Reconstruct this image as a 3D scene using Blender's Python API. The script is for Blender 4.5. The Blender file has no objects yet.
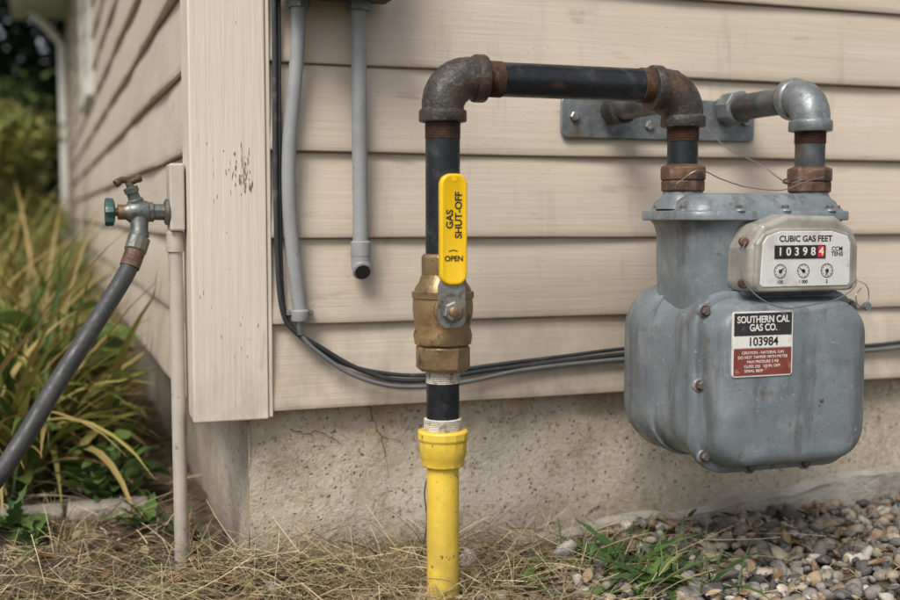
import bpy, math, random
import numpy as np
from mathutils import Vector, Matrix
random.seed(7); rng=np.random.default_rng(7)
D=bpy.data; SC=bpy.context.scene; COL=SC.collection

# ------------------------------------------------------------------ helpers
def empty(name,loc=(0,0,0)):
    e=D.objects.new(name,None); e.empty_display_size=.05; e.location=loc; COL.objects.link(e); return e
def link(ob,parent=None):
    COL.objects.link(ob)
    if parent is not None:
        ob.parent=parent; ob.matrix_parent_inverse=Matrix.Translation(parent.location).inverted()
    return ob
def mesh(name,v,f,mat,parent=None,smooth=False,bevel=0,seg=2,auto=None):
    m=D.meshes.new(name); m.from_pydata([tuple(p) for p in v],[],[tuple(q) for q in f]); m.update()
    if mat: m.materials.append(mat)
    if smooth:
        m.polygons.foreach_set('use_smooth',[True]*len(m.polygons))
        if auto is not None: m.set_sharp_from_angle(angle=math.radians(auto))
    o=D.objects.new(name,m); link(o,parent)
    if bevel>0:
        b=o.modifiers.new('bevel','BEVEL'); b.width=bevel; b.segments=seg; b.limit_method='ANGLE'; b.angle_limit=math.radians(35); b.harden_normals=False
    return o
def npmesh(name,V,F,mat,parent=None,col=None,smooth=True):
    V=np.ascontiguousarray(V,dtype=np.float32); F=np.ascontiguousarray(F,dtype=np.int32)
    k=F.shape[1]; m=D.meshes.new(name)
    m.vertices.add(len(V)); m.vertices.foreach_set('co',V.ravel())
    m.loops.add(F.size); m.loops.foreach_set('vertex_index',F.ravel())
    m.polygons.add(len(F)); m.polygons.foreach_set('loop_start',np.arange(0,F.size,k,dtype=np.int32))
    try: m.polygons.foreach_set('loop_total',np.full(len(F),k,dtype=np.int32))
    except Exception: pass
    m.polygons.foreach_set('use_smooth',np.full(len(F),smooth))
    if col is not None:
        a=m.color_attributes.new('Col','FLOAT_COLOR','POINT')
        c=np.ones((len(V),4),dtype=np.float32); c[:,:3]=np.clip(col,0,1); a.data.foreach_set('color',c.ravel())
    m.update(calc_edges=True); m.validate()
    if mat: m.materials.append(mat)
    o=D.objects.new(name,m); return link(o,parent)
def box(name,x0,x1,y0,y1,z0,z1,mat,parent=None,bevel=0.001,seg=2):
    v=[(x,y,z) for x in (x0,x1) for y in (y0,y1) for z in (z0,z1)]
    f=[(0,1,3,2),(4,6,7,5),(0,4,5,1),(2,3,7,6),(0,2,6,4),(1,5,7,3)]
    return mesh(name,v,f,mat,parent,False,bevel,seg)
def frame(axis):
    a=Vector(axis).normalized(); t=Vector((0,0,1)) if abs(a.z)<.9 else Vector((1,0,0))
    u=a.cross(t).normalized(); w=a.cross(u).normalized(); return a,u,w
def lathe(name,prof,base,axis,mat,parent=None,n=40,rot=0,smooth=True,auto=40,bevel=0):
    a,u,w=frame(axis); b=Vector(base); v=[];f=[]
    for d,r in prof:
        for i in range(n):
            t=2*math.pi*i/n+rot; v.append(b+a*d+u*(r*math.cos(t))+w*(r*math.sin(t)))
    for j in range(len(prof)-1):
        for i in range(n):
            k=(i+1)%n; f.append((j*n+i,(j+1)*n+i,(j+1)*n+k,j*n+k))
    f.append(tuple(range(n))); f.append(tuple((len(prof)-1)*n+i for i in reversed(range(n))))
    return mesh(name,v,f,mat,parent,smooth,bevel,2,auto if smooth else None)
def fix(o):
    import bmesh
    b=bmesh.new(); b.from_mesh(o.data); bmesh.ops.recalc_face_normals(b,faces=b.faces); b.to_mesh(o.data); b.free(); return o
def catmull(P,n=8):
    P=[Vector(p) for p in P]; Q=[P[0]*2-P[1]]+P+[P[-1]*2-P[-2]]; out=[]
    for i in range(1,len(Q)-2):
        for k in range(n):
            t=k/n; a,b,c,d=Q[i-1],Q[i],Q[i+1],Q[i+2]
            out.append(.5*((2*b)+(c-a)*t+(2*a-5*b+4*c-d)*t*t+(3*b-a-3*c+d)*t**3))
    out.append(P[-1]); return out
def tube(name,P,r,mat,parent=None,n=16,auto=50):
    P=[Vector(p) for p in P]; R=r if isinstance(r,(list,tuple)) else [r]*len(P)
    v=[];f=[]; T=[]
    for i in range(len(P)):
        a=P[max(i-1,0)]; b=P[min(i+1,len(P)-1)]
        T.append((b-a).normalized() if (b-a).length>1e-9 else T[-1])
    _,u,_w=frame(T[0])
    for i,p in enumerate(P):
        u=(u-T[i]*u.dot(T[i])).normalized(); w=T[i].cross(u)
        for k in range(n):
            t=2*math.pi*k/n; v.append(p+u*(R[i]*math.cos(t))+w*(R[i]*math.sin(t)))
    for j in range(len(P)-1):
        for i in range(n):
            k=(i+1)%n; f.append((j*n+i,j*n+k,(j+1)*n+k,(j+1)*n+i))
    f.append(tuple(reversed(range(n)))); f.append(tuple((len(P)-1)*n+i for i in range(n)))
    return mesh(name,v,f,mat,parent,True,0,2,auto)
def rrect(cx,cz,hx,hz,r,n=8):
    pts=[]; r=min(r,hx-1e-4,hz-1e-4)
    for q,(sx,sz) in enumerate(((1,1),(-1,1),(-1,-1),(1,-1))):
        for i in range(n+1):
            t=math.pi/2*(q+i/n); pts.append((cx+sx*(hx-r)+r*math.cos(t),cz+sz*(hz-r)+r*math.sin(t)))
    return pts
def loft(name,secs,mat,parent=None,auto=35,plane='xz'):
    v=[];f=[];n=None
    for (l,cx,cz,hx,hz,r) in secs:
        p=rrect(cx,cz,hx,hz,r); n=len(p)
        for a,b in p: v.append((a,l,b) if plane=='xz' else (a,b,l))
    for j in range(len(secs)-1):
        for i in range(n):
            k=(i+1)%n; f.append((j*n+i,j*n+k,(j+1)*n+k,(j+1)*n+i))
    f.append(tuple(range(n))); f.append(tuple((len(secs)-1)*n+i for i in range(n)))
    o=mesh(name,v,f,mat,parent,True,0,2,None); fix(o)
    o.data.polygons.foreach_set('use_smooth',[True]*len(o.data.polygons)); o.data.set_sharp_from_angle(angle=math.radians(auto)); return o
def text(name,s,loc,size,mat,parent,rot=None,align='CENTER',sx=1.0,bold=0):
    c=D.curves.new(name,'FONT'); c.body=s; c.size=size; c.align_x=align; c.align_y='CENTER'; c.extrude=.00015; c.offset=bold; c.space_line=.85
    c.materials.append(mat); o=D.objects.new(name,c); COL.objects.link(o)
    M=Matrix(((1,0,0),(0,0,-1),(0,1,0))).to_4x4() if rot is None else rot
    o.matrix_basis=Matrix.Translation(loc)@M@Matrix.Diagonal((sx,1,1,1))
    if parent: o.parent=parent; o.matrix_parent_inverse=Matrix.Translation(parent.location).inverted()
    return o

# ------------------------------------------------------------------ materials
def mat(name,base,rough=.5,metal=0,var=.15,vscale=6,layers=(),bump=(60,.1),stretch=(1,1,1),coat=0,rvar=.15,spec=.5,attr=False,transl=0,zdirt=None):
    m=D.materials.new(name); m.use_nodes=True; nt=m.node_tree; N=nt.nodes; L=nt.links
    B=N['Principled BSDF']; B.inputs['Roughness'].default_value=rough; B.inputs['Metallic'].default_value=metal
    B.inputs['Coat Weight'].default_value=coat; B.inputs['Specular IOR Level'].default_value=spec
    tc=N.new('ShaderNodeTexCoord')
    def mapped(st):
        mp=N.new('ShaderNodeMapping'); mp.inputs['Scale'].default_value=st; L.new(tc.outputs['Object'],mp.inputs[0]); return mp.outputs[0]
    def noise(sc,st=(1,1,1),det=3,ro=.6):
        n=N.new('ShaderNodeTexNoise'); n.inputs['Scale'].default_value=sc; n.inputs['Detail'].default_value=det; n.inputs['Roughness'].default_value=ro
        L.new(mapped(st),n.inputs['Vector']); return n.outputs['Fac']
    def mix(fac,a,b,mode='MIX'):
        x=N.new('ShaderNodeMix'); x.data_type='RGBA'; x.blend_type=mode
        for i,val in ((0,fac),(6,a),(7,b)):
            if hasattr(val,'is_linked'): L.new(val,x.inputs[i])
            elif i==0: x.inputs[0].default_value=val
            else: x.inputs[i].default_value=(*val[:3],1)
        return x.outputs[2]
    def rmp(val,a,b,c=0,d=1):
        r=N.new('ShaderNodeMapRange'); L.new(val,r.inputs[0])
        for i,q in enumerate((a,b,c,d)): r.inputs[i+1].default_value=q
        return r.outputs[0]
    if attr:
        at=N.new('ShaderNodeAttribute'); at.attribute_name='Col'; c=at.outputs['Color']
    else: c=mix(0,base,base)
    if var>0:
        v=rmp(noise(vscale,stretch),.3,.7,1-var,1+var)
        cv=N.new('ShaderNodeCombineColor')
        for i in range(3): L.new(v,cv.inputs[i])
        c=mix(1.0,c,cv.outputs[0],'MULTIPLY')
    for ly in layers:
        colr,sc,th,so,am=ly[:5]; st=ly[5] if len(ly)>5 else (1,1,1)
        c=mix(rmp(noise(sc,st,4),th,th+so,0,am),c,colr)
    if zdirt:
        sp=N.new('ShaderNodeSeparateXYZ'); L.new(tc.outputs['Object'],sp.inputs[0])
        z=rmp(sp.outputs['Z'],zdirt[0],zdirt[1],0,1); nn=rmp(noise(18,(1,1,.5),4,.7),.38,.66,0,zdirt[2])
        mu=N.new('ShaderNodeMath'); mu.operation='MULTIPLY'; L.new(z,mu.inputs[0]); L.new(nn,mu.inputs[1]); c=mix(mu.outputs[0],c,zdirt[3])
    L.new(c,B.inputs['Base Color'])
    if rvar>0 and not attr: L.new(rmp(noise(vscale*3,stretch,2),.3,.7,max(rough-rvar,.03),min(rough+rvar,1)),B.inputs['Roughness'])
    if bump:
        bs,bst=bump[:2]; st=bump[2] if len(bump)>2 else (1,1,1)
        b=N.new('ShaderNodeBump'); b.inputs['Strength'].default_value=bst; b.inputs['Distance'].default_value=bump[3] if len(bump)>3 else .002
        L.new(noise(bs,st,3),b.inputs['Height']); L.new(b.outputs[0],B.inputs['Normal'])
    if transl>0:
        out=N['Material Output']; t=N.new('ShaderNodeBsdfTranslucent'); ms=N.new('ShaderNodeMixShader'); ms.inputs[0].default_value=transl
        L.new(c,t.inputs[0]); L.new(B.outputs[0],ms.inputs[1]); L.new(t.outputs[0],ms.inputs[2]); L.new(ms.outputs[0],out.inputs[0])
    return m
MUD=(.20,.155,.105)
m_sid=mat('siding_vinyl',(.57,.485,.395),.55,0,.07,4,(((.45,.365,.28),2.4,.48,.25,.5,(.6,1,3)),((.64,.57,.485),7,.55,.2,.4,(.3,1,4)),((.26,.20,.14),16,.63,.10,.42,(.5,1,2)),((.33,.27,.2),11,.60,.12,.35,(3,3,.35)),((.20,.15,.11),150,.68,.05,.6)),(110,.55,(.05,1,1.4),.0014),rvar=.08,zdirt=(.42,.22,.55,MUD))
m_trim=mat('corner_trim_paint',(.66,.59,.495),.55,0,.07,4,(((.52,.445,.36),5,.52,.2,.45,(2,2,.4)),((.36,.30,.225),45,.62,.08,.35,(1,1,.25)),((.2,.16,.12),150,.70,.05,.6)),(110,.7,(1.3,1.3,.06),.0016),rvar=.08,zdirt=(.36,.21,.5,MUD))
m_meter=mat('meter_enamel',(.155,.182,.20),.42,0,.16,14,(((.245,.275,.29),22,.50,.16,.6),((.08,.088,.095),7,.50,.2,.65),((.075,.072,.068),16,.54,.12,.6,(2.2,2.2,.3)),((.36,.36,.34),170,.64,.06,.6),((.12,.085,.06),38,.62,.07,.65),((.18,.085,.045),58,.68,.04,.85)),(80,.45,(1,1,1),.0013),coat=.08)
m_black=mat('black_iron',(.014,.016,.020),.36,.2,.3,30,(((.065,.068,.072),34,.54,.12,.6),((.13,.068,.038),22,.60,.1,.6),((.28,.27,.25),240,.70,.04,.6)),(200,.3,(1,1,1),.0006))
m_fit=mat('malleable_iron',(.062,.056,.052),.52,.4,.3,30,(((.18,.17,.16),100,.54,.12,.6),((.125,.07,.042),15,.48,.14,.75),((.18,.10,.055),60,.60,.08,.6),((.022,.02,.018),45,.58,.1,.6)),(240,.9,(1,1,1),.0013))
m_galv=mat('galvanised_steel',(.21,.23,.24),.42,.5,.18,40,(((.35,.37,.38),90,.54,.12,.5),((.10,.11,.11),26,.52,.14,.7),((.17,.10,.055),20,.59,.09,.7)),(180,.5,(1,1,1),.0009))
m_gpipe=mat('grey_painted_pipe',(.105,.115,.125),.4,.3,.2,25,(((.03,.03,.033),14,.46,.16,.75),((.16,.08,.045),18,.56,.1,.75)),(180,.35,(1,1,1),.0006))
m_rust=mat('rusty_thread',(.10,.048,.028),.75,.25,.35,60,(((.19,.11,.07),90,.55,.1,.6),((.03,.022,.018),36,.54,.1,.7)),(300,.6,(1,1,1),.001))
m_nut=mat('rusty_nut',(.135,.072,.046),.6,.4,.3,60,(((.23,.18,.15),70,.54,.12,.55),((.04,.03,.022),36,.52,.12,.75)),(300,.7,(1,1,1),.001))
m_brass=mat('weathered_brass',(.31,.21,.105),.42,.55,.22,40,(((.17,.115,.06),20,.48,.15,.75),((.46,.35,.2),80,.58,.1,.45),((.05,.04,.03),40,.58,.08,.75),((.16,.19,.14),30,.66,.06,.5)),(180,.6,(1,1,1),.001))
m_tape=mat('thread_tape',(.62,.57,.48),.8,0,.25,80,(((.25,.18,.12),110,.54,.1,.75),((.08,.07,.06),60,.62,.06,.8)),(300,.8,(1,1,3),.002))
m_yel=mat('yellow_pipe_coating',(.74,.52,.065),.42,0,.1,14,(((.58,.38,.04),16,.54,.12,.6),((.30,.22,.11),28,.60,.06,.7,(1,1,.4)),((.80,.66,.25),50,.62,.1,.4),((.09,.07,.05),90,.65,.03,.85)),(120,.35,(1,1,1),.0009),zdirt=(.13,.0,.95,(.14,.105,.07)))
m_lev=mat('yellow_vinyl_grip',(.80,.50,.008),.30,0,.05,20,(((.50,.33,.02),26,.62,.06,.5),((.12,.10,.06),150,.72,.03,.7)),(60,.2,(1,1,1),.0006))
m_blk=mat('black_print',(.015,.013,.012),.5,0,0,30,(),None,rvar=0)
m_wht=mat('white_print',(.72,.70,.66),.5,0,.05,60,(((.42,.38,.33),60,.56,.1,.6),),None,rvar=0)
m_steel=mat('zinc_bolt',(.34,.34,.32),.38,.75,.2,60,(((.15,.10,.06),80,.54,.1,.7),),(200,.3,(1,1,1),.0006))
m_dkbolt=mat('bolt_painted',(.115,.12,.125),.45,.2,.2,60,(((.14,.075,.04),60,.48,.1,.75),),(200,.3,(1,1,1),.0005))
m_cond=mat('conduit_pvc',(.285,.295,.30),.5,0,.08,14,(((.18,.185,.19),16,.52,.2,.5),((.38,.35,.30),60,.64,.08,.5),((.1,.09,.08),110,.68,.05,.6)),(120,.15,(1,1,1),.0006))
m_dark=mat('dark_cavity',(.02,.02,.02),.8,0,0,30,(),None,rvar=0)
m_cable=mat('cable_jacket',(.030,.032,.035),.5,0,.2,30,(((.13,.12,.11),40,.56,.12,.5),),(200,.2,(1,1,1),.0005))
m_cableg=mat('grey_cable_jacket',(.14,.145,.15),.5,0,.2,30,(((.06,.06,.06),30,.58,.12,.4),),(200,.2,(1,1,1),.0005))
m_box=mat('utility_box_paint',(.075,.078,.082),.5,.3,.15,20,(((.16,.16,.15),40,.6,.1,.4),),(100,.2,(1,1,1),.0006))
m_hose=mat('rubber_hose',(.038,.040,.040),.5,0,.15,20,(((.095,.095,.09),26,.56,.15,.5),((.02,.02,.02),50,.6,.1,.5)),(160,.4,(1,1,1),.001))
m_teal=mat('teal_knob',(.035,.085,.08),.45,0,.2,60,(((.13,.16,.14),80,.58,.1,.5),),(200,.3,(1,1,1),.0008))
m_tap=mat('tap_metal',(.135,.145,.135),.45,.5,.25,60,(((.24,.18,.10),36,.54,.12,.6),((.05,.055,.05),60,.56,.1,.7),((.22,.26,.24),90,.62,.1,.4)),(200,.5,(1,1,1),.001))
m_pvc=mat('pvc_pipe_aged',(.46,.42,.36),.55,0,.1,14,(((.26,.22,.18),14,.52,.18,.6,(1,1,.3)),((.14,.11,.09),70,.64,.06,.6)),(120,.25,(1,1,1),.0008),zdirt=(.25,.0,.7,MUD))
m_index=mat('index_housing',(.33,.31,.27),.16,0,.1,20,(((.15,.13,.115),12,.48,.18,.8),((.5,.48,.43),40,.62,.1,.4)),(60,.1,(1,1,1),.0006),coat=.8)
m_plate=mat('index_plate',(.62,.62,.60),.28,0,.05,30,(((.42,.40,.37),36,.54,.14,.55),((.2,.17,.14),120,.70,.05,.6)),None,coat=.6)
m_red=mat('label_red',(.20,.045,.032),.5,0,.12,60,(((.33,.24,.2),80,.60,.08,.6),),None,rvar=0)
m_redp=mat('red_digit_wheel',(.55,.03,.03),.35,0,0,60,(),None,rvar=0)
m_lblk=mat('label_black',(.03,.03,.032),.4,0,.1,60,(((.15,.15,.15),80,.62,.08,.5),),None,rvar=0)
m_shing=mat('roof_shingle',(.09,.085,.08),.9,0,.3,30,(),(90,.8,(1,1,1),.004))
m_glass=mat('window_glass',(.03,.04,.045),.08,0,0,3,(),None,rvar=0)
m_stone=mat('edging_stone',(.30,.27,.225),.9,0,.2,12,(((.13,.105,.08),14,.48,.2,.7),((.4,.38,.33),50,.6,.1,.5)),(70,.9,(1,1,1),.005))
m_foot=mat('footing_mortar',(.36,.335,.29),.9,0,.2,12,(((.19,.155,.12),10,.50,.2,.7),((.47,.45,.40),50,.6,.1,.5),((.12,.09,.07),120,.68,.05,.7)),(70,1,(1,1,1),.006))
m_leaf=mat('leaf',(1,1,1),.5,0,0,25,(),None,attr=True,transl=.25,spec=.3)
m_far=mat('far_foliage',(1,1,1),.8,0,0,25,(),None,attr=True,spec=.1)
m_straw=mat('straw',(1,1,1),.75,0,0,40,(),None,attr=True,spec=.2)
m_peb=mat('pebble',(1,1,1),.7,0,.25,110,(((.42,.37,.30),130,.60,.1,.4),),(220,.4,(1,1,1),.001),attr=True,spec=.3)
m_bark=mat('bark',(.07,.05,.035),.9,0,.3,8,(),(20,1,(1,1,.2),.02))
m_crack=mat('crack_dirt',(.05,.038,.027),.95,0,0,60,(),None,rvar=0)
m_chip=mat('bare_wood',(.25,.20,.155),.85,0,.3,160,(((.12,.095,.07),110,.48,.1,.8,(1,1,.3)),),(200,.5,(1,1,.2),.001))

def ground_mat():
    m=D.materials.new('soil_and_thatch'); m.use_nodes=True; N=m.node_tree.nodes; L=m.node_tree.links; B=N['Principled BSDF']; B.inputs['Roughness'].default_value=.95
    B.inputs['Specular IOR Level'].default_value=.15
    tc=N.new('ShaderNodeTexCoord')
    def noise(s,d=5,r=.65):
        n=N.new('ShaderNodeTexNoise'); n.inputs['Scale'].default_value=s; n.inputs['Detail'].default_value=d; n.inputs['Roughness'].default_value=r; L.new(tc.outputs['Object'],n.inputs[0]); return n.outputs['Fac']
    def ramp(f,stops):
        r=N.new('ShaderNodeValToRGB'); e=r.color_ramp.elements
        e[0].position,e[0].color=stops[0][0],(*stops[0][1],1); e[1].position,e[1].color=stops[-1][0],(*stops[-1][1],1)
        for p,c in stops[1:-1]: q=e.new(p); q.color=(*c,1)
        L.new(f,r.inputs[0]); return r.outputs[0]
    soil=ramp(noise(35),[(.3,(.035,.025,.017)),(.5,(.095,.07,.048)),(.7,(.20,.155,.105))])
    grass=ramp(noise(6),[(.3,(.03,.045,.015)),(.5,(.07,.09,.03)),(.7,(.16,.14,.07))])
    ln=N.new('ShaderNodeVectorMath'); ln.operation='LENGTH'; L.new(tc.outputs['Object'],ln.inputs[0])
    r=N.new('ShaderNodeMapRange'); L.new(ln.outputs['Value'],r.inputs[0]); r.inputs[1].default_value=2.5; r.inputs[2].default_value=6
    x=N.new('ShaderNodeMix'); x.data_type='RGBA'; L.new(r.outputs[0],x.inputs[0]); L.new(soil,x.inputs[6]); L.new(grass,x.inputs[7]); L.new(x.outputs[2],B.inputs['Base Color'])
    b=N.new('ShaderNodeBump'); b.inputs['Distance'].default_value=.01; b.inputs['Strength'].default_value=.9; L.new(noise(70),b.inputs['Height']); L.new(b.outputs[0],B.inputs['Normal'])
    return m
def conc_mat():
    m=D.materials.new('weathered_concrete'); m.use_nodes=True; N=m.node_tree.nodes; L=m.node_tree.links; B=N['Principled BSDF']; B.inputs['Roughness'].default_value=.88; B.inputs['Specular IOR Level'].default_value=.25
    tc=N.new('ShaderNodeTexCoord')
    def noise(s,d=4,r=.65,st=(1,1,1),off=(0,0,0)):
        mp=N.new('ShaderNodeMapping'); mp.inputs['Scale'].default_value=st; mp.inputs['Location'].default_value=off; L.new(tc.outputs['Object'],mp.inputs[0])
        n=N.new('ShaderNodeTexNoise'); n.inputs['Scale'].default_value=s; n.inputs['Detail'].default_value=d; n.inputs['Roughness'].default_value=r; L.new(mp.outputs[0],n.inputs[0]); return n.outputs['Fac']
    def rmp(val,a,b,c=0,d=1):
        r=N.new('ShaderNodeMapRange'); L.new(val,r.inputs[0])
        for i,q in enumerate((a,b,c,d)): r.inputs[i+1].default_value=q
        return r.outputs[0]
    def mix(fac,a,b,mode='MIX'):
        x=N.new('ShaderNodeMix'); x.data_type='RGBA'; x.blend_type=mode
        for i,val in ((0,fac),(6,a),(7,b)):
            if hasattr(val,'is_linked'): L.new(val,x.inputs[i])
            elif i==0: x.inputs[0].default_value=val
            else: x.inputs[i].default_value=(*val[:3],1)
        return x.outputs[2]
    c=mix(rmp(noise(5),.35,.65),(.45,.38,.275),(.54,.485,.395))
    c=mix(rmp(noise(3,5,.6,(1,1,2),(3,1,2)),.48,.70,0,.65),c,(.31,.25,.17))
    c=mix(rmp(noise(60,3),.45,.75,0,.6),c,(.60,.56,.49))
    c=mix(rmp(noise(11,5,.75,(1,1,.5),(9,4,4)),.54,.62,0,.5),c,(.34,.25,.15))
    c=mix(rmp(noise(30,5,.8,(1,1,1),(1,6,4)),.58,.66,0,.45),c,(.23,.18,.12))
    c=mix(rmp(noise(130,3,.6,(1,1,1),(2,4,4)),.57,.68,0,.75),c,(.21,.165,.12))
    c=mix(rmp(noise(170,3,.6,(1,1,1),(7,1,4)),.60,.70,0,.7),c,(.62,.59,.53))
    sp=N.new('ShaderNodeSeparateXYZ'); L.new(tc.outputs['Object'],sp.inputs[0])
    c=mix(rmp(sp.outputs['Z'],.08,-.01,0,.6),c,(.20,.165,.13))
    mu=None
    for (s,a,b2,off) in ((110,.24,.08,5),(60,.15,.05,9)):
        vo=N.new('ShaderNodeTexVoronoi'); vo.inputs['Scale'].default_value=s
        nd=N.new('ShaderNodeTexNoise'); nd.inputs['Scale'].default_value=s*2.5; nd.inputs['Detail'].default_value=1; L.new(tc.outputs['Object'],nd.inputs[0])
        va=N.new('ShaderNodeVectorMath'); va.operation='MULTIPLY_ADD'; L.new(nd.outputs['Color'],va.inputs[0]); va.inputs[1].default_value=(.006,.006,.006); L.new(tc.outputs['Object'],va.inputs[2]); L.new(va.outputs[0],vo.inputs['Vector'])
        sel=rmp(noise(s*.4,2,.5,(1,1,1),(off,off,off)),.49,.57,0,.85)
        pit=rmp(vo.outputs['Distance'],a,b2)
        q=N.new('ShaderNodeMath'); q.operation='MULTIPLY'; L.new(sel,q.inputs[0]); L.new(pit,q.inputs[1])
        if mu is None: mu=q
        else:
            t=N.new('ShaderNodeMath'); t.operation='MAXIMUM'; L.new(mu.outputs[0],t.inputs[0]); L.new(q.outputs[0],t.inputs[1]); mu=t
    c=mix(mu.outputs[0],c,(.12,.095,.07))
    L.new(c,B.inputs['Base Color'])
    h=N.new('ShaderNodeMath'); h.operation='SUBTRACT'; L.new(noise(90,5,.7),h.inputs[0]); L.new(mu.outputs[0],h.inputs[1])
    b=N.new('ShaderNodeBump'); b.inputs['Distance'].default_value=.004; b.inputs['Strength'].default_value=.9; L.new(h.outputs[0],b.inputs['Height']); L.new(b.outputs[0],B.inputs['Normal'])
    return m
m_ground=ground_mat(); m_conc=conc_mat()

# ------------------------------------------------------------------ house
house=empty('house',(0,0,0))
EXP=.121; ZB=.231; ZT=1.95; LX=6.0; LY=7.3
def siding(name,x0,x1,nseg,world):
    xs=np.linspace(x0,x1,nseg+1); prof=[]; nc=int((ZT-ZB)/EXP)+1
    for c in range(nc):
        zb=ZB+c*EXP
        prof+= [(-.002,zb+.0015,c),(-.0125,zb-.0012,c),(-.0158,zb+.0002,c),(-.0168,zb+.0035,c),(-.0165,zb+.012,c),(-.0128,zb+EXP*.45,c),(-.0085,zb+EXP*.80,c),(-.0055,zb+EXP*.96,c),(-.0020,zb+EXP*1.0,c)]
    V=[];F=[]
    for k,x in enumerate(xs):
        for (y,z,c) in prof:
            wv=.0013*math.sin(x*5.1+c*1.7)+.0010*math.sin(x*11.3+c*2.9)+.0005*math.sin(x*23+c)
            dz=.0014*math.sin(x*3.1+c*1.3)+.0006*math.sin(x*9.7+c*2.1)
            V.append((x,y+wv*(1 if y<-.004 else 0),z+dz))
    n=len(prof)
    for k in range(nseg):
        for j in range(n-1): F.append((k*n+j,k*n+j+1,(k+1)*n+j+1,(k+1)*n+j))
    o=mesh(name,V,F,m_sid,house,True,0,2,28); fix(o)
    if world is not None: o.matrix_world=world
    return o
siding('siding_front',.083,LX,240,None)
Ml=Matrix(((0,1,0,0),(1,0,0,0),(0,0,1,0),(0,0,0,1)))
siding('siding_side',.078,LY,240,Ml)
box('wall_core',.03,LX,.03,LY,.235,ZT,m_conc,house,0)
box('corner_trim_front',-.0225,.080,-.0215,-.003,.222,ZT,m_trim,house,.0025,3)
box('corner_trim_bead',.0805,.0865,-.0185,-.003,.224,ZT,m_trim,house,.0015)
box('corner_trim_side',-.0212,-.003,-.0032,.074,.223,ZT,m_trim,house,.0025,3)
box('corner_trim_far',-.02,-.003,LY-.1,LY+.02,.2,ZT,m_trim,house,.003)
rf=random.Random(21); V=[];F=[]
def sliver(x,z,w,h,y):
    n=14; b=len(V); sk=rf.uniform(-.15,.15)
    for i in range(n):
        t=2*math.pi*i/n; k=rf.uniform(.35,1.2); V.append((x+w*math.cos(t)*k+sk*h*math.sin(t),y,z+h*math.sin(t)*k))
    F.append(tuple(range(b,b+n)))
for i in range(40):
    x=.047+rf.gauss(0,.010); z=.560+rf.gauss(0,.014); sliver(x,z,rf.uniform(.0004,.0014),rf.uniform(.002,.009),-.0217-.00002*i)
for i in range(26):
    sliver(rf.uniform(-.015,.075),rf.uniform(.23,.85),rf.uniform(.0002,.0006),rf.uniform(.001,.005),-.0217-.00002*i)
mesh('paint_flakes',V,F,m_chip,house)
def rough_wall(name,pa,pb,z0,z1,nrm,mt,nu=160,nv=18,amp=.0022,top=None):
    V=[];F=[]; pa=Vector(pa);pb=Vector(pb);nrm=Vector(nrm)
    for i in range(nu+1):
        t=i/nu; p=pa.lerp(pb,t)
        zt=z1 if top is None else top(p)
        for j in range(nv+1):
            z=z0+(zt-z0)*j/nv; s=(p.x+p.y)
            d=amp*(math.sin(s*17+z*23)+.7*math.sin(s*41-z*31+2)+.5*math.sin(s*77+z*63))
            V.append((p.x+nrm.x*d,p.y+nrm.y*d,z))
    for i in range(nu):
        for j in range(nv): a=i*(nv+1)+j; F.append((a,a+nv+1,a+nv+2,a+1))
    return mesh(name,V,F,mt,house,True)
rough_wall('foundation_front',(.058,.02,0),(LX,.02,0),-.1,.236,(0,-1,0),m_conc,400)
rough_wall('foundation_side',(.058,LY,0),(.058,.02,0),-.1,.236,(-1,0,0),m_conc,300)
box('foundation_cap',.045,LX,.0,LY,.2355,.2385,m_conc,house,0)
def ftop(p): return -.012+.078*min(max((p.x-.36)/.85,0),1)+.004*math.sin(p.x*13)+.003*math.sin(p.x*31)+.0015*math.sin(p.x*83)
rough_wall('footing_band',(.36,.004,0),(LX,.004,0),-.1,.1,(0,-1,0),m_foot,400,10,.003,ftop)
V=[];F=[]
for i in range(401):
    x=.36+(LX-.36)*i/400; z=ftop(Vector((x,0,0))); V+= [(x,.0035,z),(x,.03,z+.014)]
for i in range(400): F.append((2*i,2*i+2,2*i+3,2*i+1))
mesh('footing_top',V,F,m_foot,house,True)
def crack(name,pts,w,seed):
    r=random.Random(seed); P=[]
    for (a,b) in zip(pts[:-1],pts[1:]):
        n=max(3,int(math.dist(a,b)/.004))
        for k in range(n):
            t=k/n; P.append((a[0]+(b[0]-a[0])*t+r.uniform(-.0022,.0022),a[1]+(b[1]-a[1])*t+r.uniform(-.0022,.0022)))
    P.append(pts[-1]); V=[];F=[]
    for i,(x,z) in enumerate(P):
        ww=w*(.35+.65*r.random())*(1-.7*i/len(P))
        tx,tz=(P[min(i+1,len(P)-1)][0]-P[max(i-1,0)][0],P[min(i+1,len(P)-1)][1]-P[max(i-1,0)][1]); l=math.hypot(tx,tz)+1e-6
        V+= [(x-tz/l*ww,.0145,z+tx/l*ww),(x+tz/l*ww,.0145,z-tx/l*ww)]
    for i in range(len(P)-1): F.append((2*i,2*i+1,2*i+3,2*i+2))
    mesh(name,V,F,m_crack,house)
crack('crack_1',[(.118,.198),(.14,.192),(.158,.194),(.182,.182),(.196,.170)],.0009,1)
crack('crack_2',[(.232,.232),(.238,.205),(.252,.180),(.256,.150),(.262,.120)],.0009,2)
crack('crack_3',[(.252,.180),(.275,.175),(.288,.160)],.0007,3)
wy0,wy1,wz0,wz1=3.3,4.1,1.05,1.7
box('window_glass',-.012,-.004,wy0,wy1,wz0,wz1,m_glass,house,0)
m_white=mat('white_trim',(.66,.64,.59),.5,0,.06,10,(),(60,.1))
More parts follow.
